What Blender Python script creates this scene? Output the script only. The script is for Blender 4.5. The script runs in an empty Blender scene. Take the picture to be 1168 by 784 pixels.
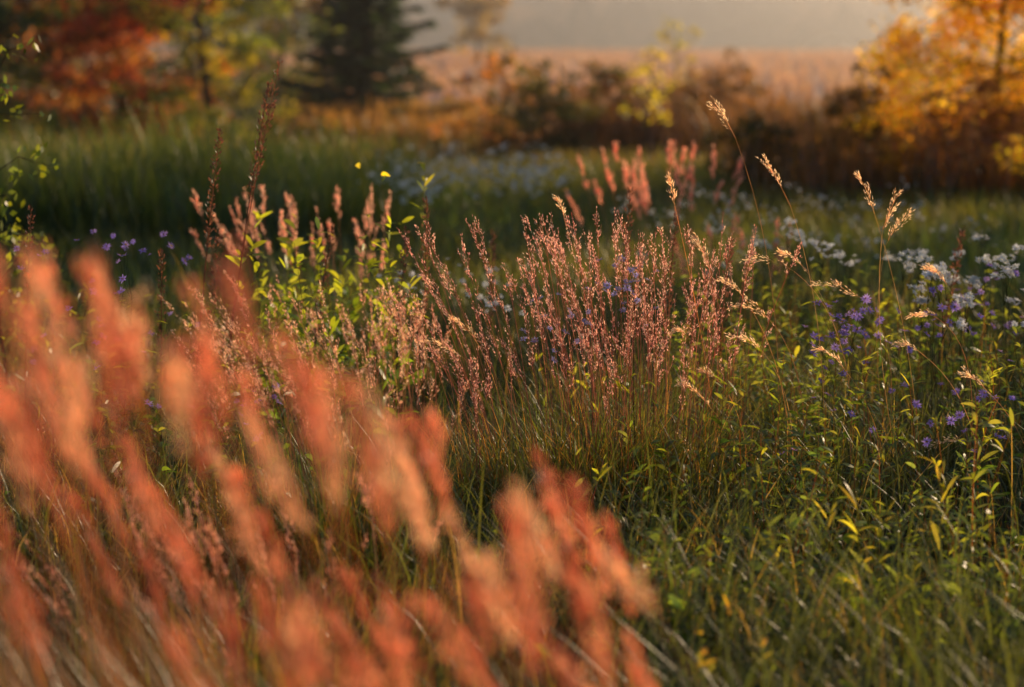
import bpy, math, numpy as np
from mathutils import Vector
R = np.random.default_rng(7)
sc = bpy.context.scene
U = lambda a, b, n=None: R.uniform(a, b, n)

# ---------------------------------------------------------------- helpers
def norm(v): return v / (np.linalg.norm(v, axis=-1, keepdims=True) + 1e-9)
def c3(c, n, var=0.25, hue=0.08):
    c = np.array(c, float)
    return np.clip(c[None] * (1 + U(-var, var, (n, 1))) * (1 + U(-hue, hue, (n, 3))), 0.001, 0.95)
def mix(a, b, t): return a * (1 - t) + b * t
_ph = R.uniform(0, 6.28, (8, 2)); _fr = R.uniform(0.5, 1.6, (8, 2)) * np.sign(R.uniform(-1, 1, (8, 2)))
def patch(x, y, s=1.0):
    v = 0
    for i in range(8): v = v + np.sin(x * s * _fr[i, 0] + _ph[i, 0] + 1.3 * np.sin(y * s * _fr[i, 1] + _ph[i, 1]))
    return v / 8
def gz(x, y):
    far = np.clip(y - 42, 0, 100) * 0.0118
    return 0.03 * patch(x, y, 1.1) * np.clip(1 - y / 60, 0, 1) + far + 0.0 * x

class MB:
    def __init__(s): s.v = []; s.f = []; s.c = []; s.n = 0
    def add(s, V, F, C):
        s.v.append(V); s.f.append(F + s.n); s.c.append(C); s.n += len(V)
    def build(s, name, mat, parent=None, smooth=False):
        V = np.concatenate(s.v).astype(np.float32); F = np.concatenate(s.f).astype(np.int32); C = np.concatenate(s.c)
        me = bpy.data.meshes.new(name); me.vertices.add(len(V)); me.vertices.foreach_set('co', V.ravel())
        me.loops.add(F.size); me.loops.foreach_set('vertex_index', F.ravel())
        me.polygons.add(len(F)); me.polygons.foreach_set('loop_start', np.arange(0, F.size, 4, dtype=np.int32))
        me.update(calc_edges=True)
        a = me.color_attributes.new('Col', 'FLOAT_COLOR', 'POINT')
        a.data.foreach_set('color', np.concatenate([C, np.ones((len(C), 1))], 1).astype(np.float32).ravel())
        me.materials.append(mat)
        if smooth: me.polygons.foreach_set('use_smooth', np.ones(len(F), bool))
        ob = bpy.data.objects.new(name, me); sc.collection.objects.link(ob)
        if parent: ob.parent = parent
        return ob

def ribbons(mb, P, side, W, C):
    N, S, _ = P.shape
    if side.ndim == 2: side = side[:, None, :]
    L = P - side * W[..., None] / 2; Rr = P + side * W[..., None] / 2
    V = np.stack([L, Rr], 2).reshape(-1, 3)
    C = np.repeat(C[:, :, None, :], 2, 2).reshape(-1, 3)
    i = (np.arange(N)[:, None] * S + np.arange(S - 1)[None]).ravel() * 2
    mb.add(V, np.stack([i, i + 1, i + 3, i + 2], 1), C)

def bez(B, C, T, t):
    t = np.asarray(t)[..., None]
    if t.ndim == 2: t = t[None]
    B, C, T = B[:, None], C[:, None], T[:, None]
    return (1 - t) ** 2 * B + 2 * t * (1 - t) * C + t * t * T
def dbez(B, C, T, t):
    t = t[..., None]; B, C, T = B[:, None], C[:, None], T[:, None]
    return norm(2 * (1 - t) * (C - B) + 2 * t * (T - C))

def rside(n):
    a = U(0, 6.283, n); return np.stack([np.cos(a), np.sin(a), np.zeros(n)], 1)

def stems(mb, B, C, T, w, c0, c1, seg=7, tend=1.0):
    t = np.linspace(0, tend, seg + 1); P = bez(B, C, T, t); N = len(B)
    W = np.asarray(w).reshape(-1, 1) * (1 - 0.6 * t[None]) * np.ones((N, 1))
    col = mix(c0[:, None], c1[:, None], t[None, :, None])
    ribbons(mb, P, rside(N), W, col); s2 = rside(N); ribbons(mb, P, s2, W * 0.9, col)

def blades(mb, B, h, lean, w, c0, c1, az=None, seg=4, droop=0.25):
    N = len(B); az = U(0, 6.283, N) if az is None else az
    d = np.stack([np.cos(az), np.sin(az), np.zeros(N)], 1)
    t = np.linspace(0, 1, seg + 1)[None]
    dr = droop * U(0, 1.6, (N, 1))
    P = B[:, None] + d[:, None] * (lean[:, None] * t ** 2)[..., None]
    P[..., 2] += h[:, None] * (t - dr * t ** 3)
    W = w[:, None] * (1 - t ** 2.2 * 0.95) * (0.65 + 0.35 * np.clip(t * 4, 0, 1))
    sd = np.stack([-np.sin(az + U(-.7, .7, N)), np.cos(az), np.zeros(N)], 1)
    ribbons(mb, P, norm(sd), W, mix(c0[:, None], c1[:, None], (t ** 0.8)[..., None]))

def diamonds(mb, P, D, S, L, W, C):
    L = np.asarray(L).reshape(-1, 1); W = np.asarray(W).reshape(-1, 1)
    m = P + D * L * 0.45
    V = np.stack([P, m + S * W / 2, P + D * L, m - S * W / 2], 1).reshape(-1, 3)
    n = len(P); mb.add(V, np.arange(n * 4).reshape(n, 4), np.repeat(C, 4, 0))

def randu(n): return norm(R.normal(size=(n, 3)))

def leaves(mb, P, D, L, W, C, droop=0.35, seg=4):
    N = len(P); t = np.linspace(0, 1, seg + 1)[None]
    D = norm(D)
    Q = P[:, None] + D[:, None] * (L[:, None] * t)[..., None]
    Q[..., 2] -= (L[:, None] * droop * U(.3, 1.8, (N, 1)) * t ** 2)
    sd = norm(np.cross(D, np.array([0, 0, 1.0]) + 0.5 * R.normal(size=(N, 3))))
    Wd = W[:, None] * np.sin(np.pi * np.clip(t * 0.93 + 0.06, 0, 1)) ** 0.8
    ribbons(mb, Q, sd, Wd, np.repeat(C[:, None], seg + 1, 1) * (1 + 0.15 * t[..., None]))

def heads(mb, B, C, T, ta, n, rad, L, W, ca, cb, spread=0.5, pw=0.7):
    """spikelets around the last part (ta..1) of every stem"""
    N = len(B); u = R.random((N, n)); ta = np.asarray(ta).reshape(-1, 1); t = ta + (1 - ta) * u
    P = (1 - t[..., None]) ** 2 * B[:, None] + 2 * (t * (1 - t))[..., None] * C[:, None] + (t ** 2)[..., None] * T[:, None]
    D = dbez(B, C, T, t)
    rd = norm(np.cross(D, randu(N * n).reshape(N, n, 3)))
    prof = np.sin(np.pi * np.clip(u * 0.85 + 0.12, 0, 1)) ** pw
    r = np.asarray(rad).reshape(-1, 1) * prof * R.random((N, n)) ** 0.7
    P = P + rd * r[..., None]
    DD = norm(D + rd * spread * U(0.3, 1.2, (N, n, 1)) + 0.15 * R.normal(size=(N, n, 3)))
    S = norm(np.cross(DD, randu(N * n).reshape(N, n, 3)))
    k = R.random((N, n, 1)); k = np.clip(k * 0.4 + 0.6 * R.random((N, 1, 1)), 0, 1)
    col = mix(np.array(ca), np.array(cb), k) * U(0.75, 1.25, (N, n, 1))
    M = N * n
    diamonds(mb, P.reshape(M, 3), DD.reshape(M, 3), S.reshape(M, 3), L * U(0.6, 1.3, M), W * U(0.6, 1.3, M), np.clip(col.reshape(M, 3), 0, .9))

def branched_heads(mb, B, C, T, ta, nb, bl, n, L, W, ca, cb, stemc, ang=0.35):
    """panicle of ascending branchlets, each one carrying spikelets"""
    N = len(B); u = np.sort(R.random((N, nb)) * 0.8, 1); ta = np.asarray(ta).reshape(-1, 1); t = ta + (1 - ta) * u
    P = (1 - t[..., None]) ** 2 * B[:, None] + 2 * (t * (1 - t))[..., None] * C[:, None] + (t ** 2)[..., None] * T[:, None]
    D = dbez(B, C, T, t); rd = norm(np.cross(D, randu(N * nb).reshape(N, nb, 3)))
    DD = norm(D + rd * ang * U(0.5, 1.5, (N, nb, 1)))
    ln = bl * (1 - 0.5 * u) * U(0.6, 1.3, (N, nb))
    b0 = P.reshape(-1, 3); b2 = (P + DD * ln[..., None]).reshape(-1, 3)
    b1 = (P + DD * ln[..., None] * 0.5 + rd * ln[..., None] * 0.06).reshape(-1, 3)
    b2[:, 2] -= 0.05 * bl
    stems(mb, b0, b1, b2, np.full(len(b0), 0.0011), c3(stemc, len(b0)), c3(ca, len(b0)), seg=2)
    heads(mb, b0, b1, b2, 0.15, n, 0.0035, L, W, ca, cb, 0.45, 0.3)
    heads(mb, B, C, T, np.clip(ta[:, 0] + (1 - ta[:, 0]) * .45, 0, .98), n * 2, 0.004, L, W, ca, cb, 0.4, 0.3)

def tube(mb, P, r, col, ns=7):
    P = np.array(P, float); r = np.array(r, float); S = len(P)
    d = norm(np.gradient(P, axis=0)); a = norm(np.cross(d, np.array([0.31, 0.95, 0.05]))); b = np.cross(d, a)
    th = np.linspace(0, 2 * np.pi, ns, endpoint=False)
    V = P[:, None] + r[:, None, None] * (np.cos(th)[None, :, None] * a[:, None] + np.sin(th)[None, :, None] * b[:, None])
    F = []
    for i in range(S - 1):
        for j in range(ns):
            k = (j + 1) % ns; F.append([i * ns + j, i * ns + k, (i + 1) * ns + k, (i + 1) * ns + j])
    mb.add(V.reshape(-1, 3), np.array(F), np.repeat(np.array(col)[None], S * ns, 0) * U(0.8, 1.2, (S * ns, 1)))

def flowers(mb, P, Nn, rad, npet, col, ccol, pw=0.32):
    N = len(P); Nn = norm(Nn); a = norm(np.cross(Nn, randu(N))); b = np.cross(Nn, a)
    th = np.linspace(0, 2 * np.pi, npet, endpoint=False)[None] + U(-.2, .2, (N, npet))
    D = np.cos(th)[..., None] * a[:, None] + np.sin(th)[..., None] * b[:, None]
    D = norm(D + Nn[:, None] * U(-.15, .45, (N, npet, 1)))
    S = norm(np.cross(Nn[:, None], D)); M = N * npet
    Rr = np.repeat(rad[:, None], npet, 1).ravel() * U(.85, 1.1, M)
    diamonds(mb, np.repeat(P[:, None], npet, 1).reshape(M, 3) , D.reshape(M, 3), S.reshape(M, 3), Rr, Rr * pw,
             np.clip(np.repeat(col[:, None], npet, 1).reshape(M, 3) * U(.8, 1.2, (M, 1)), 0, .9))
    k = 6; M = N * k; Q = np.repeat((P + Nn * 0.002)[:, None], k, 1).reshape(M, 3)
    th = U(0, 6.28, (N, k)); D = norm(np.cos(th)[..., None] * a[:, None] + np.sin(th)[..., None] * b[:, None] + 0.8 * Nn[:, None]).reshape(M, 3)
    diamonds(mb, Q, D, norm(np.cross(D, randu(M))), np.repeat(rad[:, None], k, 1).ravel() * .3, np.repeat(rad[:, None], k, 1).ravel() * .25, c3(ccol, M))

# ---------------------------------------------------------------- materials
def veg(name, trans=0.4, rough=0.45, gl=0.04, tint=(1, 1, 1), nscale=40, namp=0.35):
    """thin plant tissue: diffuse + light passing through + a faint waxy sheen"""
    m = bpy.data.materials.new(name); m.use_nodes = True; nt = m.node_tree; nt.nodes.clear()
    out = nt.nodes.new('ShaderNodeOutputMaterial'); at = nt.nodes.new('ShaderNodeAttribute'); at.attribute_name = 'Col'
    tc = nt.nodes.new('ShaderNodeTexCoord'); no = nt.nodes.new('ShaderNodeTexNoise'); no.inputs['Scale'].default_value = nscale
    no.inputs['Detail'].default_value = 0
    nt.links.new(tc.outputs['Object'], no.inputs['Vector'])
    mr = nt.nodes.new('ShaderNodeMapRange'); mr.inputs['To Min'].default_value = 1 - namp; mr.inputs['To Max'].default_value = 1 + namp
    nt.links.new(no.outputs['Fac'], mr.inputs['Value'])
    mul = nt.nodes.new('ShaderNodeVectorMath'); mul.operation = 'SCALE'
    nt.links.new(at.outputs['Color'], mul.inputs[0]); nt.links.new(mr.outputs['Result'], mul.inputs['Scale'])
    df = nt.nodes.new('ShaderNodeBsdfDiffuse'); nt.links.new(mul.outputs[0], df.inputs['Color'])
    tr = nt.nodes.new('ShaderNodeBsdfTranslucent'); tm = nt.nodes.new('ShaderNodeVectorMath'); tm.operation = 'MULTIPLY'
    tm.inputs[1].default_value = tint; nt.links.new(mul.outputs[0], tm.inputs[0]); nt.links.new(tm.outputs[0], tr.inputs['Color'])
    mx = nt.nodes.new('ShaderNodeMixShader'); mx.inputs[0].default_value = trans
    nt.links.new(df.outputs[0], mx.inputs[1]); nt.links.new(tr.outputs[0], mx.inputs[2])
    last = mx
    if gl > 0:
        g = nt.nodes.new('ShaderNodeBsdfGlossy')
        g.inputs['Roughness'].default_value = rough; g.inputs['Color'].default_value = (.9, .9, .9, 1)
        m2 = nt.nodes.new('ShaderNodeMixShader'); m2.inputs[0].default_value = gl
        nt.links.new(mx.outputs[0], m2.inputs[1]); nt.links.new(g.outputs[0], m2.inputs[2]); last = m2
    nt.links.new(last.outputs[0], out.inputs[0])
    return m
M_grass = veg('grass_blade', 0.5, 0.4, 0.05, (2.2, 1.85, 0.6))
M_plume = veg('plume', 0.6, 0.45, 0.05, (1.7, 1.25, 0.9))
M_leaf = veg('leaf', 0.55, 0.4, 0.05, (2.6, 2.1, 0.55), 15)
M_petal = veg('petal', 0.45, 0.6, 0.0)
M_bark = veg('bark', 0.0, 0.9, 0.0)
M_far = veg('distant_foliage', 0.4, 0.7, 0.0, (1.4, 1.2, .8), 2)

# ---------------------------------------------------------------- ground
def ground():
    s = np.linspace(-1, 1, 161); xs = np.sinh(s * 6) / np.sinh(6) * 1500
    t = np.linspace(0, 1, 200); ys = -15 + 2015 * (np.exp(t * 6) - 1) / (math.e ** 6 - 1)
    X, Y = np.meshgrid(xs, ys); Z = gz(X, Y)
    V = np.stack([X, Y, Z], -1).reshape(-1, 3); nx = len(xs); ny = len(ys)
    i = (np.arange(ny - 1)[:, None] * nx + np.arange(nx - 1)[None]).ravel()
    mb = MB(); mb.add(V, np.stack([i, i + 1, i + nx + 1, i + nx], 1), np.full((len(V), 3), .05))
    m = bpy.data.materials.new('meadow_soil'); m.use_nodes = True; nt = m.node_tree; pb = nt.nodes['Principled BSDF']
    pb.inputs['Roughness'].default_value = 0.95; pb.inputs['Specular IOR Level'].default_value = 0.1
    geo = nt.nodes.new('ShaderNodeNewGeometry'); n1 = nt.nodes.new('ShaderNodeTexNoise'); n1.inputs['Scale'].default_value = 6; n1.inputs['Detail'].default_value = 8
    nt.links.new(geo.outputs['Position'], n1.inputs['Vector'])
    r1 = nt.nodes.new('ShaderNodeValToRGB'); r1.color_ramp.elements[0].color = (.02, .022, .010, 1); r1.color_ramp.elements[1].color = (.08, .07, .035, 1)
    r1.color_ramp.elements[0].position = .35; r1.color_ramp.elements[1].position = .7
    nt.links.new(n1.outputs['Fac'], r1.inputs[0])
    n2 = nt.nodes.new('ShaderNodeTexNoise'); n2.inputs['Scale'].default_value = 0.12; n2.inputs['Detail'].default_value = 6
    nt.links.new(geo.outputs['Position'], n2.inputs['Vector'])
    r2 = nt.nodes.new('ShaderNodeValToRGB'); r2.color_ramp.elements[0].color = (.22, .12, .12, 1); r2.color_ramp.elements[1].color = (.46, .28, .26, 1)
    nt.links.new(n2.outputs['Fac'], r2.inputs[0])
    sx = nt.nodes.new('ShaderNodeSeparateXYZ'); nt.links.new(geo.outputs['Position'], sx.inputs[0])
    mr = nt.nodes.new('ShaderNodeMapRange'); mr.inputs['From Min'].default_value = 38; mr.inputs['From Max'].default_value = 50
    nt.links.new(sx.outputs['Y'], mr.inputs['Value'])
    mx = nt.nodes.new('ShaderNodeMix'); mx.data_type = 'RGBA'; nt.links.new(mr.outputs[0], mx.inputs[0])
    nt.links.new(r1.outputs[0], mx.inputs[6]); nt.links.new(r2.outputs[0], mx.inputs[7]); nt.links.new(mx.outputs[2], pb.inputs['Base Color'])
    bp = nt.nodes.new('ShaderNodeBump'); bp.inputs['Strength'].default_value = .6; bp.inputs['Distance'].default_value = .03
    nt.links.new(n1.outputs['Fac'], bp.inputs['Height']); nt.links.new(bp.outputs[0], pb.inputs['Normal'])
    mb.build('ground', m, smooth=True)
ground()

def hills():
    mb = MB()
    for (y0, y1, hh, seed) in ((330, 620, 42, 0.0), (620, 1100, 130, 3.0)):
        xs = np.linspace(-700, 700, 420); t = np.linspace(0, 1, 130); X, T = np.meshgrid(xs, t)
        Y = y0 + (y1 - y0) * T
        Z = hh * T ** 0.8 * (0.85 + 0.3 * patch(X * 0.01 + seed, Y * 0.004, 1.0)) + 3.5 * np.abs(R.normal(size=X.shape)) - 2
        V = np.stack([X, Y, Z], -1).reshape(-1, 3); nx = len(xs)
        i = (np.arange(len(t) - 1)[:, None] * nx + np.arange(nx - 1)[None]).ravel()
        c = mix(np.array([.03, .05, .025]), np.array([.30, .17, .07]), np.clip(.4 + patch(V[:, 0] * .09, V[:, 1] * .05)[:, None] * 1.8 + .2 * R.normal(size=(len(V), 1)), 0, 1))
        mb.add(V, np.stack([i, i + 1, i + nx + 1, i + nx], 1), c)
    mb.build('hills', M_far)
hills()

# ---------------------------------------------------------------- low meadow grass
def wedge(n, y0, y1, k=.33, m=1.0, p=1.0):
    y = y0 + (y1 - y0) * R.random(n) ** p; x = U(-1, 1, n) * (k * y + m); return x, y
def meadow():
    mb = MB()
    x, y = wedge(90000, 2.4, 9.5, p=.95)
    pt = patch(x, y, 2.2); keep = R.random(len(x)) < .62 + .6 * pt; x, y, pt = x[keep], y[keep], pt[keep]; n = len(x)
    h = (.14 + .2 * R.random(n) ** 1.5 + .08 * pt) * np.where(y < 3.8, .8, 1) ; h *= 1 + .5 * (R.random(n) > .9)
    h = np.clip(h, .06, .6)
    k = np.clip(R.random((n, 1)) * .6 + .35 * pt[:, None] + .1, 0, 1)
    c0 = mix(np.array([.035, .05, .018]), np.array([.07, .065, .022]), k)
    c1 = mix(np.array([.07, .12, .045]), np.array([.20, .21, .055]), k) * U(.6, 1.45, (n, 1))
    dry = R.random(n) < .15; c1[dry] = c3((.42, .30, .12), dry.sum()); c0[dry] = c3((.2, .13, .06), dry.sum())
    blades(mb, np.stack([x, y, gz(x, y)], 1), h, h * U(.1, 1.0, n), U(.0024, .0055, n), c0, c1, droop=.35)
    # longer arching blades at the near right edge
    n = 1500; y = U(3.2, 4.3, n); x = U(.15, 1.5, n); h = U(.16, .40, n)
    blades(mb, np.stack([x, y, gz(x, y)], 1), h, h * U(.2, .9, n), U(.003, .007, n), c3((.04, .06, .02), n), c3((.14, .18, .05), n, .5), droop=.4, seg=6)
    # mid distance
    x, y = wedge(40000, 9, 22, p=.9); n = len(x); pt = patch(x, y, .9)
    h = np.clip(.2 + .10 * R.random(n) + .10 * pt, .1, .7)
    c0 = c3((.04, .07, .025), n); c1 = mix(np.array([.09, .16, .07]), np.array([.24, .22, .07]), np.clip(.45 + 1.3 * pt[:, None] + .3 * R.normal(size=(n, 1)), 0, 1))
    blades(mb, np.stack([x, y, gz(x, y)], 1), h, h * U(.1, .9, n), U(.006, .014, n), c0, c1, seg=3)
    x, y = wedge(30000, 20, 46, m=3); n = len(x); pt = patch(x, y, .4)
    h = np.clip(.16 + .12 * R.random(n) + .10 * pt, .06, .5)
    c1 = mix(np.array([.10, .14, .04]), np.array([.34, .20, .10]), np.clip(.5 + pt[:, None] + .3 * R.normal(size=(n, 1)), 0, 1))
    blades(mb, np.stack([x, y, gz(x, y)], 1), h, h * U(.1, .5, n), U(.015, .035, n), c3((.04, .05, .02), n), c1, seg=2)
    mb.build('meadow_grass', M_grass)
    mb = MB(); x, y = wedge(24000, 44, 150, k=.4, m=6, p=.8); n = len(x)
    h = U(.25, .5, n)
    blades(mb, np.stack([x, y, gz(x, y)], 1), h, h * U(.1, .5, n), U(.06, .14, n), c3((.25, .13, .13), n), c3((.48, .30, .32), n), seg=2)
    mb.build('far_field_grass', M_grass)
meadow()

# ---------------------------------------------------------------- blurred plume grass in front
def front_plumes():
    mb = MB(); g = MB()
    kx = [-.62, -.50, -.42, -.32, -.2, -.10, 0.0, .06, .13]; kz = [1.14, 1.12, 1.07, 1.10, .97, .94, .91, .90, .84]
    N = 105
    tx = -.66 + .80 * ((np.arange(N) + U(0, 1, N)) / N) ** 1.12; ty = 1.75 + .95 * R.random(N)
    top = 1.3 - (1.3 - np.interp(tx, kx, kz)) * ty / 2.05; tz = top - .38 * R.random(N) ** 1.35; tx = tx * ty / 2.05
    T = np.stack([tx, ty, tz], 1)
    B = T + np.stack([U(.04, .32, N), U(-.1, .2, N), -tz], 1)
    C = np.stack([mix(B[:, 0], T[:, 0], U(.2, .6, N)), mix(B[:, 1], T[:, 1], .5), tz * U(.58, .68, N)], 1)
    stems(mb, B, C, T, np.full(N, .0028), c3((.18, .14, .04), N), c3((.55, .25, .12), N), 9)
    ta = 1 - U(.13, .25, N) / tz * .88
    # plume shadow and highlight contrast put into the colour: rust, coral and pale
    for sel, ca, cb in ((np.arange(N) % 5 < 2, (.30, .07, .05), (.70, .28, .18)), (np.isin(np.arange(N) % 5, (2, 3)), (.50, .16, .10), (.92, .52, .34)), (np.arange(N) % 5 == 4, (.70, .36, .22), (.95, .80, .58))):
        b, c, t_, a_ = B[sel], C[sel], T[sel], ta[sel]
        heads(mb, b, c, t_, a_, 75, U(.004, .010, len(b)), .014, .0034, ca, cb, .45)
        branched_heads(mb, b, c, t_, a_, 8, .065, 9, .012, .0032, ca, cb, (.4, .2, .12), ang=.27)
    mb.build('plume_grass', M_plume)
    n = 3600; x = U(-.95, .35, n); y = U(1.75, 2.9, n)
    h = np.interp(x, [-.9, -.4, .1, .35], [.82, .66, .46, .3]) * U(.45, 1.05, n)
    k = R.random((n, 1))
    c1 = mix(np.array([.12, .14, .04]), np.array([.60, .26, .09]), k ** 1.2); c0 = mix(np.array([.04, .05, .015]), np.array([.16, .07, .03]), k)
    az = math.pi + U(-1.0, 1.0, n)
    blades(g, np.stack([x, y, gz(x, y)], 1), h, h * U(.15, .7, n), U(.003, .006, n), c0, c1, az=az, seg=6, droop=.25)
    g.build('plume_grass_leaves', M_grass)
front_plumes()

# ---------------------------------------------------------------- sharp grass clumps
def clump(name, cx, cy, rx, ry, N, top, lean, ca, cb, stem0, stem1, nb=6, bl=.06, n=9, L=.0075, W=.0026, leafn=900, leafh=.42, wst=.0022, htvar=.3, fan=.55, hl=(.14, .26), ltip=(.16, .2, .05), hv=1.3):
    mb = MB()
    a = U(0, 6.283, N); r = np.sqrt(R.random(N))
    bx = cx + rx * r * np.cos(a); by = cy + ry * r * np.sin(a)
    tz = top * (1 - htvar * R.random(N) ** hv) * (1 - .08 * r)
    fx = np.cos(a) * r * fan * rx; fy = np.sin(a) * r * fan * ry
    B = np.stack([bx, by, gz(bx, by)], 1)
    T = np.stack([bx + fx + lean * tz + .06 * R.normal(size=N) * tz, by + fy + .04 * R.normal(size=N), tz], 1)
    C = np.stack([bx + fx * .35 + .02 * R.normal(size=N), by + fy * .3, tz * U(.5, .62, N)], 1)
    stems(mb, B, C, T, np.full(N, wst), c3(stem0, N), c3(stem1, N), 8)
    ta = 1 - U(hl[0], hl[1], N) / tz
    branched_heads(mb, B, C, T, ta, nb, bl, n, L, W, ca, cb, stem1, ang=.24)
    ob = mb.build(name, M_plume)
    if leafn:
        g = MB(); a = U(0, 6.283, leafn); r = R.random(leafn) ** .6 * 1.25
        x = cx + rx * r * np.cos(a); y = cy + ry * r * np.sin(a); h = leafh * U(.4, 1.15, leafn) * (1.1 - .3 * r)
        c1 = c3(ltip, leafn, .45, .15); d = R.random(leafn) < .25; c1[d] = c3((.5, .26, .09), d.sum())
        az = a + U(-1.2, 1.2, leafn)
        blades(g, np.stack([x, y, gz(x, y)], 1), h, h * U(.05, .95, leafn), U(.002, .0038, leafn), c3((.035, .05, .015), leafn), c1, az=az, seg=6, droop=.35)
        g.build('leaves', M_grass, ob)
    return ob
pinkA, pinkB = (.50, .22, .24), (.95, .77, .70)
S0, S1 = (.07, .07, .03), (.42, .17, .15)
# main clump, in focus
clump('bluestem_grass', .22, 5.5, .30, .22, 135, .90, -.10, pinkA, pinkB, S0, S1, leafn=1500, leafh=.46, htvar=.42, nb=5, L=.008, W=.0026, hv=1.1)
clump('bluestem_grass', .47, 5.7, .20, .2, 42, .90, -.02, pinkA, pinkB, S0, S1, leafn=600, leafh=.42, htvar=.45, nb=5, L=.008, W=.0026, hv=1.1)
# left of it, a little nearer
clump('bluestem_grass', -.42, 4.8, .22, .2, 105, .79, -.13, (.65, .36, .27), (.95, .82, .70), (.1, .08, .03), (.4, .2, .14), leafn=1100, leafh=.42, nb=5)
clump('bluestem_grass', -.14, 5.4, .12, .15, 14, .62, -.1, pinkA, pinkB, S0, S1, leafn=400, leafh=.35, nb=5)
# behind, soft
clump('bluestem_grass', -.80, 8.0, .32, .3, 30, .82, -.05, (.6, .38, .32), (.9, .66, .56), (.1, .08, .03), (.4, .2, .14), nb=8, n=14, L=.012, W=.005, leafn=500, leafh=.4)
clump('bluestem_grass', .72, 10.2, .34, .3, 30, .88, -.05, (.65, .36, .3), (.92, .6, .5), (.1, .08, .03), (.4, .2, .14), nb=8, n=16, L=.014, W=.006, leafn=500, leafh=.4)
clump('bluestem_grass', .95, 8.6, .25, .3, 12, .66, -.05, (.5, .25, .2), (.75, .45, .38), (.1, .08, .03), (.4, .2, .14), nb=7, n=12, L=.012, W=.005, leafn=300, leafh=.35)
clump('bluestem_grass', -.5, 3.75, .3, .25, 30, .5, -.2, (.5, .25, .2), (.85, .55, .45), (.1, .08, .03), (.4, .2, .14), leafn=900, leafh=.35)

# ---------------------------------------------------------------- nodding oat grass
def oats():
    A = [(.615, 1.063, .542, 1.172), (.77, .876, .685, 1.014), (1.002, .857, .953, .973), (1.026, .811, 1.079, .93), (1.036, .768, 1.104, .864),
         (.784, .695, .644, .739), (.832, .676, .748, .758), (.97, .622, .837, .666), (1.208, .659, 1.147, .712), (.148, .828, .123, .908),
         (.45, .876, .431, .968), (.716, .562, .62, .61), (-.094, .489, -.174, .579), (-.131, .448, -.252, .513), (.486, .513, .438, .53),
         (.523, .138, .469, .247), (.559, .308, .462, .392), (1.188, .562, 1.103, .574), (.60, .36, .52, .43), (1.3, .2, 1.18, .22),
         (.70, .47, .61, .52), (.93, .42, .85, .49), (1.15, .46, 1.06, .50), (.55, .70, .50, .80), (.66, .60, .58, .68), (1.33, .36, 1.24, .42)]
    mb = MB()
    for (ax, az, tx, tz) in A:
        y = 5.5 + U(-.2, .2); s = y / 5.5; ax, tx = ax * s, tx * s; az = 1.3 - (1.3 - az) * s; tz = 1.3 - (1.3 - tz) * s
        d = np.array([tx - ax, 0, tz - az]); ln = np.linalg.norm(d); d /= ln
        root = np.array([ax + U(.05, .22), y + U(-.1, .1), 0.0]); at = np.array([ax, y, az])
        ctrl = at - d * az * .35 + np.array([0, 0, -.12 * az]); ctrl[0] = mix(ctrl[0], root[0], .4)
        stems(mb, root[None], ctrl[None], at[None], [.0030], c3((.18, .15, .05), 1), c3((.6, .44, .22), 1), 12)
        tip = np.array([tx, y + U(-.03, .03), tz]); mid = at + d * ln * .55 + np.array([0, 0, .022]); tip[2] -= .012
        B, C, T = at[None], mid[None], tip[None]
        stems(mb, B, C, T, [.0018], c3((.5, .36, .18), 1), c3((.7, .5, .3), 1), 6)
        branched_heads(mb, B, C, T, 0.0, 9, ln * .42, 10, .011, .0026, (.85, .65, .42), (.94, .88, .70), (.7, .5, .3), ang=.24)
    mb.build('oat_grass', M_plume)
oats()

# ---------------------------------------------------------------- leafy herbs and flowers
def herbs(name, pts, L, W, nl, col, ytop=None, mat=None, stemc=(.08, .09, .03), up=.6):
    mb = MB()
    pts = np.array(pts, float); N = len(pts)
    B = np.stack([pts[:, 0], pts[:, 1], gz(pts[:, 0], pts[:, 1])], 1)
    T = B + np.stack([.12 * R.normal(size=N) * pts[:, 2], .08 * R.normal(size=N) * pts[:, 2], pts[:, 2]], 1)
    C = (B + T) / 2 + np.stack([.04 * R.normal(size=N), .04 * R.normal(size=N), np.zeros(N)], 1)
    stems(mb, B, C, T, np.full(N, .0035), c3(stemc, N), c3(stemc, N), 6)
    t = U(.2, 1, (N, nl)); P = (1 - t[..., None]) ** 2 * B[:, None] + 2 * (t * (1 - t))[..., None] * C[:, None] + (t ** 2)[..., None] * T[:, None]
    M = N * nl; P = P.reshape(M, 3); D = rside(M); D[:, 2] = up * U(.2, 2.2, M)
    cc = c3(col, M, .4, .12); s = (1.15 - .5 * t).ravel()
    if ytop is not None:
        k = np.clip((t.ravel() - .5) * 2 + .2 * R.normal(size=M), 0, 1)[:, None]; cc = mix(cc, c3(ytop, M, .3), k)
    leaves(mb, P, D, L * U(.55, 1.3, M) * s, W * U(.6, 1.25, M) * s, cc)
    mb.build(name, mat or M_leaf); return T
def scatter(n, x0, x1, y0, y1, h0, h1):
    y = U(y0, y1, n); f = y / ((y0 + y1) / 2); return np.stack([U(x0, x1, n) * f, y, U(h0, h1, n)], 1)
herbs('goldenrod_plant', scatter(34, -.85, -.36, 6.0, 7.2, .52, .78), .09, .026, 18, (.10, .17, .03), (.36, .42, .06), up=.9)
herbs('goldenrod_plant', scatter(3, -.46, -.36, 6.6, 7.0, .86, .98), .085, .026, 16, (.16, .24, .03), (.45, .45, .06), up=.9)
herbs('aster_foliage', scatter(280, .55, 2.1, 5.0, 8.5, .25, .50), .065, .013, 18, (.07, .13, .035), (.24, .29, .06), stemc=(.14, .08, .03))
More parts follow.
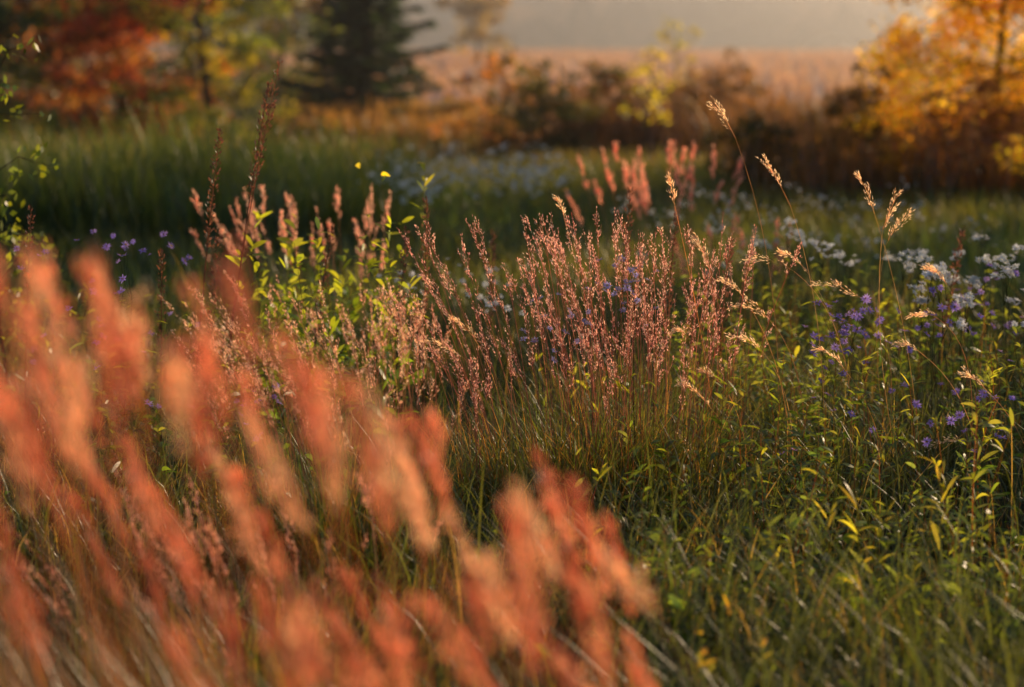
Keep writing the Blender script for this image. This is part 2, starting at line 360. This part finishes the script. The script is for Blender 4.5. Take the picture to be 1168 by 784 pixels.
herbs('aster_foliage', scatter(120, -1.7, -.55, 5.0, 7.5, .3, .62), .06, .014, 16, (.06, .12, .03), (.17, .21, .04))
herbs('aster_foliage', scatter(110, .25, 1.3, 4.0, 5.2, .12, .34), .06, .012, 14, (.07, .12, .04), (.18, .24, .06), stemc=(.14, .08, .03))
herbs('willow_herb', np.array([[.78, 4.35, .38], [.83, 4.3, .32], [.70, 4.5, .3], [.95, 4.4, .38], [.60, 4.4, .22], [1.05, 4.6, .40], [.9, 4.2, .28], [.74, 4.1, .24]]), .10, .011, 13, (.22, .26, .05), (.5, .42, .07), up=1.1)
herbs('yellow_leaf_plant', scatter(5, .34, .46, 3.4, 3.8, .18, .27), .05, .015, 7, (.30, .34, .05), (.6, .36, .06), up=1.2)
herbs('broadleaf_plant', scatter(44, -.1, 1.3, 3.6, 4.8, .08, .22), .08, .028, 8, (.07, .14, .04), (.22, .32, .07), up=.6)
herbs('smartweed_plant', scatter(50, .1, 1.7, 4.4, 6.8, .2, .48), .075, .015, 12, (.14, .2, .045), (.36, .38, .07), stemc=(.2, .08, .04), up=.9)

def aster(name, pts, rad, npet, cols, ccol, per=4, spread=.05, pw=.32, stemc=(.06, .07, .03)):
    mb = MB(); pts = np.array(pts, float); N = len(pts)
    base = pts.copy(); base[:, 2] = 0; base[:, 0] += .06 * R.normal(size=N); base[:, 1] += .05 * R.normal(size=N)
    fork = pts - np.array([0, 0, .09]); C = (base + fork) / 2 + .02 * R.normal(size=(N, 3))
    stems(mb, base, C, fork, np.full(N, .003), c3(stemc, N), c3(stemc, N), 6)
    F = np.repeat(fork, per, 0); Pf = np.repeat(pts, per, 0) + np.stack([spread * R.normal(size=N * per), spread * R.normal(size=N * per), .5 * spread * R.normal(size=N * per)], 1)
    stems(mb, F, (F + Pf) / 2 + np.array([0, 0, -.01]), Pf, np.full(N * per, .0018), c3(stemc, N * per), c3(stemc, N * per), 3)
    nn = randu(N * per) * .55 + np.array([.1, -.35, .8])
    ci = R.integers(0, len(cols), N * per); col = np.clip(np.array(cols)[ci] * U(.85, 1.15, (N * per, 1)), 0, .85)
    flowers(mb, Pf, nn, rad * U(.75, 1.15, N * per), npet, col, ccol, pw)
    mb.build(name, M_petal)
purp = [(.45, .30, .78), (.54, .36, .80), (.40, .28, .75), (.60, .40, .78)]
white = [(.84, .84, .86), (.82, .80, .85), (.78, .78, .85)]
def fl(n, x0, x1, y0, y1, z0, z1): return np.stack([U(x0, x1, n), U(y0, y1, n), U(z0, z1, n)], 1)
aster('purple_aster', fl(20, .88, 1.25, 5.5, 6.0, .44, .58), .017, 14, purp, (.5, .3, .05), per=3)
aster('purple_aster', fl(20, .85, 1.55, 5.0, 5.8, .20, .48), .015, 14, purp, (.5, .3, .05), per=2)
aster('purple_aster', fl(14, -1.45, -.85, 5.4, 6.4, .42, .72), .015, 14, purp, (.5, .3, .05), per=3)
aster('purple_aster', fl(14, .02, .42, 5.4, 5.7, .5, .7), .014, 14, [(.5, .45, .75), (.55, .47, .78)], (.5, .4, .1), per=3)
aster('purple_aster', fl(8, -1.0, -.6, 4.9, 5.4, .3, .42), .014, 14, purp, (.5, .3, .05), per=2)
aster('purple_aster', fl(18, 1.1, 1.75, 5.8, 6.8, .38, .58), .015, 14, purp, (.5, .3, .05), per=3)
aster('white_aster', fl(24, 1.22, 1.70, 5.7, 6.4, .50, .68), .015, 16, white, (.75, .7, .5), per=9, spread=.015)
aster('white_aster', fl(20, .9, 1.7, 6.4, 7.6, .52, .66), .015, 14, white, (.7, .65, .4), per=7, spread=.018)
aster('white_aster', fl(12, -.5, 0, 6.2, 7.2, .45, .55), .014, 12, white, (.6, .5, .2), per=3)
aster('white_aster', fl(70, -.9, .4, 12, 16, .40, .56), .024, 8, [(.74, .78, .86), (.7, .74, .84)], (.6, .5, .2), per=7, spread=.06)
aster('white_aster', fl(50, .6, 2.4, 8.5, 12.5, .32, .50), .017, 8, white, (.6, .5, .2), per=6, spread=.04)

# dark seed spikes of last season's herbs
def spikes():
    mb = MB()
    S = [(-.705, 6.1, 1.265, .13), (-.745, 6.15, 1.2, .10), (-.89, 6.1, 1.06, .06), (-.93, 6.3, .74, .03), (-.27, 6.3, .84, 0), (-1.45, 6, .84, .02), (-1.06, 6.0, .70, 0), (-.58, 6.4, .74, .05), (-.33, 6.2, .76, .02), (.38, 6.4, .86, .02), (.52, 6.3, .78, .02), (-.07, 7.2, .66, 0), (1.5, 6.6, .72, .05), (-1.3, 5.6, .62, 0), (.66, 6.0, .74, .02)]
    S = np.array(S); N = len(S)
    T = np.stack([S[:, 0], S[:, 1], S[:, 2]], 1); B = T - np.stack([S[:, 3] * 1.6 + .02, np.zeros(N), S[:, 2]], 1); C = (B + T) / 2 + np.stack([-S[:, 3] * .3, 0 * S[:, 3], 0 * S[:, 3]], 1)
    stems(mb, B, C, T, np.full(N, .006), c3((.05, .025, .02), N), c3((.1, .05, .03), N), 8)
    heads(mb, B, C, T, 1 - .36 / S[:, 2], 170, .013, .014, .006, (.08, .04, .03), (.16, .08, .05), .9, .4)
    mb.build('seed_spike_plant', M_plume)
spikes()

# ---------------------------------------------------------------- background plants
def brush(name, x0, x1, y0, y1, n, h0, h1, w, c0, c1a, c1b, lean=.35, s=1.0, hv=.45):
    mb = MB(); x = U(x0, x1, n); y = U(y0, y1, n); pt = patch(x + 3, y, s); p2 = patch(x * 2.3 - 5, y * 1.7 + 2, s)
    h = (h0 + (h1 - h0) * R.random(n)) * (1 + hv * pt + hv * .6 * p2)
    k = np.clip(.5 + .9 * p2[:, None] + .3 * R.normal(size=(n, 1)), 0, 1)
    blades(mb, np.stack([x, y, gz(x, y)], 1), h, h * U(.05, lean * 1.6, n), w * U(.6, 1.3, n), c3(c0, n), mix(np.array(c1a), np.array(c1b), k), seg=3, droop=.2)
    return mb.build(name, M_grass)
brush('tall_sedge', -4.8, -.75, 12.5, 16.5, 8500, .42, .82, .013, (.025, .04, .02), (.05, .10, .05), (.18, .22, .06), s=1.3, hv=.6)
brush('tall_sedge', -7, -1.4, 18, 23, 5000, .25, .50, .02, (.03, .04, .02), (.12, .14, .05), (.40, .28, .10), s=1.3)
brush('brown_brush', 2.0, 9, 16, 21, 5500, .5, .95, .016, (.05, .035, .02), (.12, .09, .04), (.34, .17, .11), s=1.6, hv=.6)
brush('brown_brush', .2, 8, 23, 30, 4500, .5, 1.0, .024, (.06, .035, .025), (.14, .08, .05), (.38, .20, .15), s=1.6)
brush('red_heath', -3.5, .2, 27, 34, 4000, .25, .6, .028, (.06, .04, .02), (.26, .14, .05), (.46, .26, .10))

def tree(name, x, y, H, crown, z0, nleaf, ls, cols, nl=16, trunk_r=.07, seed=1, squash=1.0, leafm=None):
    rr = np.random.default_rng(seed); g0 = float(gz(np.array(x), np.array(y)))
    root = bpy.data.objects.new(name, None); sc.collection.objects.link(root); root.location = (0, 0, 0)
    wb = MB(); tz = np.linspace(0, H * .92, 8); w = np.cumsum(rr.normal(size=(8, 2)) * .03 * H / 4, 0)
    P = np.stack([x + w[:, 0], y + w[:, 1], g0 + tz], 1); tube(wb, P, trunk_r * (1 - tz / H * .85), (.07, .05, .035))
    cl = []
    for i in range(nl):
        f = z0 / H + (1 - z0 / H) * ((i + .5) / nl) * .95; b = np.array([np.interp(f * H, tz, P[:, k]) for k in range(3)])
        a = i * 2.4 + rr.uniform(-.4, .4); prof = math.sin(math.pi * min(1, .25 + .72 * (f * H - z0) / (H - z0))) ** .6
        ln = crown * prof * rr.uniform(.6, 1.15); d = np.array([math.cos(a), math.sin(a), rr.uniform(.1, .6)])
        if f * H < z0 + .8: d[2] = rr.uniform(-.15, .25)
        m_ = b + d * ln * .5 + np.array([0, 0, .05]); e = b + d * ln
        tube(wb, [b, m_, e], [trunk_r * .3, trunk_r * .18, trunk_r * .06], (.07, .05, .035), 5)
        for q, sz in ((m_, .26), (e, .30), (mix(m_, e, .5) + rr.normal(size=3) * .15 * crown, .24), (mix(b, e, .3) + rr.normal(size=3) * .1 * crown, .22)):
            cl.append((q, sz * crown * rr.uniform(.7, 1.2)))
        for _ in range(2):
            q = e + rr.normal(size=3) * .22 * crown; tube(wb, [m_, q], [trunk_r * .15, trunk_r * .05], (.07, .05, .035), 4); cl.append((q, .18 * crown))
    wb.build('trunk_and_limbs', M_bark, root)
    lb = MB(); K = len(cl); cq = np.array([c[0] for c in cl]); cs = np.array([c[1] for c in cl])
    idx = R.integers(0, K, nleaf); off = randu(nleaf) * (R.random((nleaf, 1)) ** .5) * cs[idx][:, None] * np.array([1, 1, .7])
    P = cq[idx] + off; shade = U(.5, 1.4, K)[idx][:, None]; ci = R.integers(0, len(cols), K)[idx]
    P[:, 2] = np.maximum(P[:, 2], g0 + .03)
    sw = R.random(nleaf) < .3; ci[sw] = R.integers(0, len(cols), sw.sum())
    D = randu(nleaf); D[:, 2] -= .3; D = norm(D)
    diamonds(lb, P, D, norm(np.cross(D, randu(nleaf))), ls * U(.7, 1.4, nleaf), ls * .6 * U(.7, 1.3, nleaf), np.clip(np.array(cols)[ci] * shade * U(.8, 1.2, (nleaf, 1)), 0, .8))
    lb.build('leaves', leafm or M_leaf, root)

org = [(.42, .10, .05), (.5, .17, .06), (.32, .08, .05), (.26, .14, .05)]
grn = [(.05, .09, .03), (.09, .13, .035), (.04, .075, .025), (.16, .16, .04)]
yel = [(.75, .50, .05), (.7, .44, .05), (.42, .34, .05), (.78, .44, .06)]
ygr = [(.17, .22, .04), (.10, .14, .03), (.30, .28, .05)]
tree('maple_tree', -5.3, 27, 2.3, 1.1, .05, 9000, .08, org, seed=3, nl=24)
tree('maple_tree', -6.9, 31, 3.0, 1.2, .1, 7000, .1, [(.30, .10, .04), (.16, .12, .04), (.36, .16, .05)], seed=5, nl=22)
tree('ash_tree', -3.9, 26.5, 4.2, .95, .05, 8000, .08, ygr, seed=8, nl=24)
tree('ash_tree', -6.6, 26, 6, 1.1, .1, 10000, .09, grn, seed=9, nl=26)
tree('ash_tree', -6.0, 38, 7, 2.6, .1, 18000, .12, grn, seed=10, nl=34)
tree('ash_tree', -4.9, 42, 6.5, 2.0, .1, 14000, .12, [(.08, .1, .03), (.14, .13, .04), (.2, .12, .04)], seed=12, nl=30)
tree('ash_tree', -10.5, 44, 9, 3.4, .1, 18000, .14, grn, seed=14, nl=34)
tree('hawthorn_tree', 4.4, 18.4, 3.8, 1.25, .65, 20000, .065, yel, nl=44, seed=23, trunk_r=.045)
tree('hawthorn_tree', 6.0, 22.5, 5, 1.8, .5, 16000, .07, [(.6, .42, .05), (.4, .3, .05), (.7, .38, .06)], nl=34, seed=22)
tree('young_birch_tree', 1.48, 22, 1.35, .30, .5, 300, .05, [(.6, .52, .05), (.45, .45, .05)], nl=10, trunk_r=.018, seed=31)
tree('young_birch_tree', 2.2, 27, 1.75, .45, .5, 400, .06, [(.4, .4, .05), (.35, .3, .05)], nl=10, trunk_r=.02, seed=33)
tree('alder_bush', .35, 23, .95, .6, .02, 3500, .05, [(.05, .08, .03), (.1, .08, .03), (.06, .07, .025)], seed=45, trunk_r=.03)
tree('alder_bush', 1.3, 24, 1.0, .7, .02, 3500, .06, [(.12, .07, .03), (.2, .09, .04), (.06, .07, .025)], seed=41, trunk_r=.03)
tree('alder_bush', -.1, 25, 1.15, .6, .02, 2500, .06, [(.4, .18, .07), (.3, .15, .05), (.15, .12, .04)], seed=42, trunk_r=.03)
tree('alder_bush', 2.6, 25, 1.0, .8, .02, 3500, .06, [(.12, .08, .035), (.24, .12, .05)], seed=43, trunk_r=.03)
tree('alder_bush', 3.2, 18.5, .95, .6, .02, 3500, .05, [(.10, .09, .035), (.2, .13, .05)], seed=44, trunk_r=.03)
tree('alder_bush', 4.1, 17.3, .9, .7, .02, 3500, .05, [(.14, .08, .04), (.24, .11, .06)], seed=48, trunk_r=.03)
tree('alder_bush', 2.2, 17.5, .75, .5, .02, 2500, .045, [(.06, .08, .03), (.14, .10, .04)], seed=46, trunk_r=.03)
tree('alder_bush', -2.1, 17.8, .65, .6, .02, 2500, .045, [(.05, .08, .03), (.1, .12, .04)], seed=47, trunk_r=.03)
tree('roadside_tree', -1.6, 95, 5.2, 1.7, 1, 3000, .25, [(.25, .2, .05), (.2, .14, .05)], seed=51, trunk_r=.1)
tree('sapling', -1.80, 7.0, 1.35, .24, .25, 420, .034, [(.16, .2, .03), (.10, .15, .03)], nl=14, trunk_r=.008, seed=61)

# unseen hedge added right of frame, height set to shade the low meadow
for i, p in enumerate(np.arange(-5.6, -.9, .75)):
    q = 18.6 + .5 * math.sin(i * 2.1)
    tree('added_shade_bush', q * .643 + p * .766, q * .766 - p * .643, 3.3 + .5 * math.sin(i * 1.7 + .5), .75, .1, 4000, .10, grn, seed=80 + i, nl=22, trunk_r=.04)

def spruce(x, y, H, rw):
    root = bpy.data.objects.new('spruce_tree', None); sc.collection.objects.link(root)
    g0 = float(gz(np.array(x), np.array(y))); wb = MB(); tube(wb, [(x, y, g0), (x, y, g0 + H * .5), (x, y, g0 + H)], [.09, .05, .01], (.05, .035, .025))
    nb = 150; lb = MB()
    for i in range(nb):
        f = (i + .5) / nb; z = g0 + .15 + f * (H - .2); a = i * 2.4; ln = rw * (1 - f) ** .85 * U(.5, 1.2) + .05
        d = np.array([math.cos(a), math.sin(a), -.12]); s = np.array([x, y, z])
        e = s + d * ln; e[2] += .12 * ln; m_ = s + d * ln * .5 - np.array([0, 0, .08 * ln])
        tube(wb, [s, m_, e], [.014, .01, .003], (.05, .035, .025), 4)
        n = int(80 * ln) + 10; t = R.random(n)[:, None]; q = (1 - t) ** 2 * s + 2 * t * (1 - t) * m_ + t * t * e
        sd = np.array([-d[1], d[0], 0]) * np.sign(U(-1, 1, n))[:, None]
        D = norm(d[None] * .7 + sd * U(.3, 1, (n, 1)) + np.array([0, 0, -.35]) * U(0, 1.5, (n, 1)))
        diamonds(lb, q, D, norm(np.cross(D, randu(n))), U(.12, .28, n) * (.5 + .5 * min(1, ln)), U(.04, .07, n), c3((.02, .04, .03), n, .4))
    wb.build('trunk_and_limbs', M_bark, root); lb.build('needles', M_leaf, root)
spruce(-2.25, 31, 4.6, 1.35)
spruce(-3.1, 40, 6.0, 1.5)

# ---------------------------------------------------------------- evening haze over the valley
def haze(x0, x1, y0, y1, z0, z1, dens, aniso):
    V = np.array([[x0, y0, z0], [x1, y0, z0], [x1, y1, z0], [x0, y1, z0], [x0, y0, z1], [x1, y0, z1], [x1, y1, z1], [x0, y1, z1]], float)
    F = np.array([[0, 3, 2, 1], [4, 5, 6, 7], [0, 1, 5, 4], [1, 2, 6, 5], [2, 3, 7, 6], [3, 0, 4, 7]])
    m = bpy.data.materials.new('evening_haze'); m.use_nodes = True; nt = m.node_tree; nt.nodes.clear()
    o = nt.nodes.new('ShaderNodeOutputMaterial'); v = nt.nodes.new('ShaderNodeVolumeScatter')
    v.inputs['Color'].default_value = (.95, .9, .9, 1); v.inputs['Density'].default_value = dens; v.inputs['Anisotropy'].default_value = aniso
    nt.links.new(v.outputs[0], o.inputs['Volume'])
    mb = MB(); mb.add(V, F, np.ones((8, 3))); mb.build('haze', m)
haze(-500, 700, 45, 1300, -.5, 14, .0018, .72)
haze(-25, 60, 17, 44.8, -.5, 6, .0030, .80)

# ---------------------------------------------------------------- light
EL, AZ = math.radians(14), math.radians(40)
w = bpy.data.worlds.new('World'); sc.world = w; w.use_nodes = True; nt = w.node_tree
sky = nt.nodes.new('ShaderNodeTexSky'); sky.sky_type = 'NISHITA'; sky.sun_disc = False; sky.sun_elevation = EL; sky.sun_rotation = AZ
bg = nt.nodes['Background']; bg.inputs['Strength'].default_value = .10; nt.links.new(sky.outputs[0], bg.inputs['Color'])
sd = Vector((math.sin(AZ) * math.cos(EL), math.cos(AZ) * math.cos(EL), math.sin(EL)))
L = bpy.data.lights.new('sun', 'SUN'); L.energy = 5; L.angle = math.radians(.5); L.color = (1, .72, .44)
lo = bpy.data.objects.new('sun', L); sc.collection.objects.link(lo); lo.rotation_euler = (-sd).to_track_quat('-Z', 'Y').to_euler(); lo.location = sd * 50

# ---------------------------------------------------------------- camera
cam = bpy.data.cameras.new('camera'); co = bpy.data.objects.new('camera', cam); sc.collection.objects.link(co); sc.camera = co
cam.lens = 70; cam.sensor_width = 36; cam.clip_end = 5000; cam.clip_start = .05
co.location = (0, 0, 1.3); co.rotation_euler = (math.radians(90 - 8.35), 0, 0)
cam.dof.use_dof = True; cam.dof.focus_distance = 5.5; cam.dof.aperture_fstop = 1.9; cam.dof.aperture_blades = 9
sc.view_settings.view_transform = 'Standard'; sc.view_settings.look = 'None'; sc.view_settings.exposure = 0
